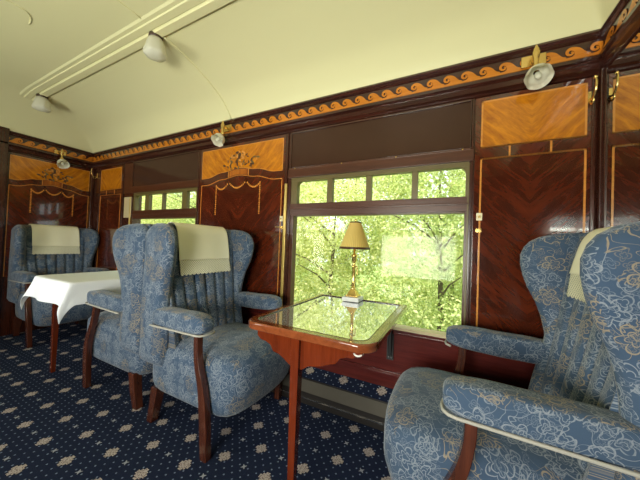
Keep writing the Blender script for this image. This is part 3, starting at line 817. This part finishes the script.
# ------------------------------------------------------------------ wall and ceiling lamps, hooks, switches
def tulip(n=32, r=0.05, h=0.09, wave=0.10):
    m = MB()
    prof = [(0.012, 0.0), (0.028, -0.004), (0.040, -0.018), (0.045, -0.036), (0.043, -0.055), (0.045, -0.072), (0.052, -0.088)]
    def fn(k, z): return 1 + wave*max(0, (-z-0.02)/0.07)*cos(k*2*pi/n*6)
    rows = []
    for q, z in prof:
        rows.append([((q*r/0.05)*fn(k, z)*cos(2*pi*k/n), (q*r/0.05)*fn(k, z)*sin(2*pi*k/n), z*h/0.088 + (0.006*cos(k*2*pi/n*6) if z < -0.08 else 0)) for k in range(n)])
    m.grid(rows, False, True)
    m2 = [[tuple(c*0.93 if i < 2 else c for i, c in enumerate(p)) for p in r] for r in rows]
    m.grid(m2, False, True); return m
def sconce(loc, rz, label):
    root = empty('wall_lamp', loc, rz); tag(root, label, 'wall lamp', 'brass tulip wall lamps')    # local -y points out of the wall
    MB().box((-0.050, -0.022, -0.028), (0.050, -0.0145, 0.028)).build('backplate', 'brass', root, bevel=0.003)
    m = MB(); m.tube([(0, -0.02, 0.0), (0, -0.05, 0.0), (0, -0.066, 0.0)], .010, 10)
    m.lathe([(0, .048), (.004, .044), (.007, .032), (.013, .022), (.011, .016), (.016, .010), (.016, .0), (.012, -.02), (.009, -.05), (.018, -.062), (.024, -.078), (.010, -.085)], 16, (0, -0.066, 0))
    m.build('arm', 'brass', root, smooth=True)
    g = tulip(32, 0.052, 0.066, 0.05).build('glass_shade', 'frost', root, smooth=True); g.location = (0, -0.076, -0.096); g.rotation_euler = (math.radians(-42), 0, 0)
    b = superbox(0, 0, -0.04, .014, .014, .03, 2, 6).build('bulb', 'frost', g, smooth=True)
    return root
sconce((0.345, W, 2.012), 0, 'brass wall lamp with tulip shade above the diamond-grained panel, right of the large window')
sconce((-1.745, W, 2.018), 0, 'brass wall lamp with tulip shade on the cornice above the flowered panel between the windows')
sconce((XL, 1.315, 1.985), pi/2, 'brass wall lamp with tulip shade on the end partition over the far armchair')
def ceiling_lamp(x, y, label):
    z = ceil_z(x, y); root = empty('ceiling_lamp', (x, y, z-0.012)); tag(root, label, 'ceiling lamp', 'frosted bell ceiling lamps')
    MB().lathe([(0, .004), (.040, .004), (.042, -.010), (.036, -.020), (0, -.020)], 24).build('cap', 'cap', root, smooth=True)
    g = MB(); prof = [(0.030, -.014), (.040, -.020), (.050, -.045), (.056, -.08), (.064, -.11), (.060, -.128), (.03, -.138), (0, -.14)]
    g.lathe(prof, 36, fn=lambda k, zz: 1+0.05*max(0, -zz/0.14)*cos(k*2*pi/36*6)); g.build('glass_shade', 'frost', root, smooth=True)
ceiling_lamp(-1.745, 0.995, 'frosted glass bell lamp with brown cap on the ceiling strip, above the two back-to-back armchairs')
ceiling_lamp(-3.497, 0.990, 'frosted glass bell lamp with brown cap on the ceiling strip, nearer the end partition')

def coat_hook(loc, rz, label):
    root = empty('coat_hook', loc, rz); tag(root, label, 'hook', 'brass coat hooks')
    MB().box((-0.012, -0.006, -0.03), (0.012, 0, 0.03)).build('plate', 'brass', root, bevel=0.003)
    m = MB(); m.tube(catmull([(0, -0.004, -0.008), (0, -0.035, -0.018), (0, -0.06, 0.01), (0, -0.065, 0.045), (0, -0.058, 0.062)], 5), .0048, 8)
    m.tube(catmull([(0, -0.004, -0.012), (0, -0.02, -0.04), (0, -0.038, -0.035), (0, -0.042, -0.022)], 4), .004, 8)
    m.add(*[(v.v, v.f) for v in [superbox(0, -0.057, 0.066, .008, .008, .008, 2, 5)]][0])
    m.build('prongs', 'brass', root, smooth=True)
coat_hook((0.562, W, 1.785), 0, 'brass coat hook beside the corner mirror at upper right')
coat_hook((-3.945, W, 1.80), 0, 'brass coat hook in the far corner by the end partition')
def socket(x, z, label):
    root = empty('light_switch', (x, W-0.006, z)); tag(root, label, 'switch')
    MB().box((-0.014, -0.007, -0.02), (0.014, 0, 0.02)).build('plate', 'cream', root, bevel=0.002)
    MB().box((-0.005, -0.013, -0.008), (0.005, -0.006, 0.006)).build('toggle', 'brass', root, bevel=0.001)
socket(0.131, 1.232, 'small cream light switch on the inlay line right of the large window')
socket(-1.150, 1.235, 'small cream light switch on the wall left of the large window')
def stud(x, z, label, r=0.013, keep=False):
    root = empty('window_catch', (x, W-0.006, z)); tag(root, label, 'window catch')
    m = MB(); m.box((-0.014, -0.005, -0.011), (0.014, 0, 0.011)); m.build('plate', 'brass', root, bevel=0.003)
    m = MB(); m.tube([(0, -0.004, 0), (0, -0.015, 0)], 0.007, 10); 
    if keep: m.tube([(0, -0.013, 0), (-0.02, -0.015, 0.0), (-0.055, -0.014, 0.002)], 0.0045, 8)
    m.build('knob', 'brass', root)
stud(0.130, 1.158, 'brass catch just below the light switch right of the large window')
stud(-1.140, 1.170, 'brass lever catch below the light switch left of the large window', keep=True)

# ------------------------------------------------------------------ outside: hedge trees, ground, a pale-roofed shed
struct(MB().box((-26, W+0.4, -1.25), (14, 30, -1.15)).build('ground', 'grass'))
def crown_mesh(seed, n, rx, ry, rz, leaf):
    r = random.Random(seed); vs = []; fs = []
    lumps = [(r.uniform(-.95, .95)*rx, r.uniform(-.9, .9)*ry, r.uniform(-1, 1)*rz, r.uniform(.10, .30)) for _ in range(130)]
    for i in range(n):
        lx, ly, lz, lr = lumps[r.randrange(130)]
        th = r.uniform(0, 2*pi); cz = r.uniform(-1, 1); s_ = sqrt(1-cz*cz); rad = lr*rx*(0.6+0.4*r.random()**0.4)
        p = Vector((lx+rad*s_*cos(th), ly+rad*s_*sin(th), lz+rad*cz))
        nrm = Vector((s_*cos(th)+r.gauss(0, .6), s_*sin(th)+r.gauss(0, .6), cz+.5+r.gauss(0, .6))).normalized()
        t = nrm.cross(Vector((r.gauss(0, 1), r.gauss(0, 1), r.gauss(0, 1)))).normalized(); b = nrm.cross(t)
        L = leaf*r.uniform(.6, 1.25); w = L*0.5; k = len(vs)
        vs += [p-t*L*.5, p+b*w*.5+nrm*L*.08, p+t*L*.5, p-b*w*.5+nrm*L*.08]; fs.append((k, k+1, k+2, k+3))
    m = MB(); m.v = [tuple(v) for v in vs]; m.f = fs; return m
def tree(seed, mat, rx, ry, rz, n, leaf, hz):
    root = empty('leafy_tree', (0, 0, 0))
    crown_mesh(seed, n, rx, ry, rz, leaf).build('foliage', mat, root, (0, 0, hz), fix=False)
    m = MB(); m.tube([(0, 0, 0), (0.05, 0, hz*.5), (0, 0.05, hz+rz*.6)], [.07, .045, .012], 8)
    r = random.Random(seed)
    for k in range(9):
        a = r.uniform(0, 2*pi); z = hz*.5+r.random()*rz; m.tube([(0, 0, z), (cos(a)*rx*.4, sin(a)*ry*.4, z+.3), (cos(a)*rx*.85, sin(a)*ry*.85, z+.5)], [.02, .012, .004], 5)
    m.build('trunk', 'bark', root)
    return root
P1 = tree(11, 'leaf', 1.25, 1.0, 1.5, 30000, 0.055, 2.0); P2 = tree(12, 'leaf2', 1.4, 1.1, 1.7, 28000, 0.062, 2.4)
spots = []
x = 1.6; k = 0
while x > -12.5:
    spots.append((P1 if k % 3 != 1 else P2, x, 4.5+0.2*sin(k*2.1), rnd.uniform(0, 6.28), 1.0, k)); x -= 1.75; k += 1
x = 3.0
while x > -20:
    spots.append((P2 if k % 2 else P1, x, 8.6+0.4*sin(k*1.7), rnd.uniform(0, 6.28), 1.75, k)); x -= 3.0; k += 1
used = set()
for src, x, y, rz, sc, k in spots:
    o = src if src.name not in used else copy_tree(src)
    used.add(src.name); o.location = (x, y, -1.2); o.rotation_euler = (0, 0, rz); o.scale = (sc, sc, sc)
    near = y < 6
    tag(o, ('sunlit yellow-green leafy tree crowding close outside the coach windows' if near else 'tall leafy tree standing behind the near trees outside the coach windows'), 'tree',
        'near trees outside the windows' if near else 'far trees outside the windows')
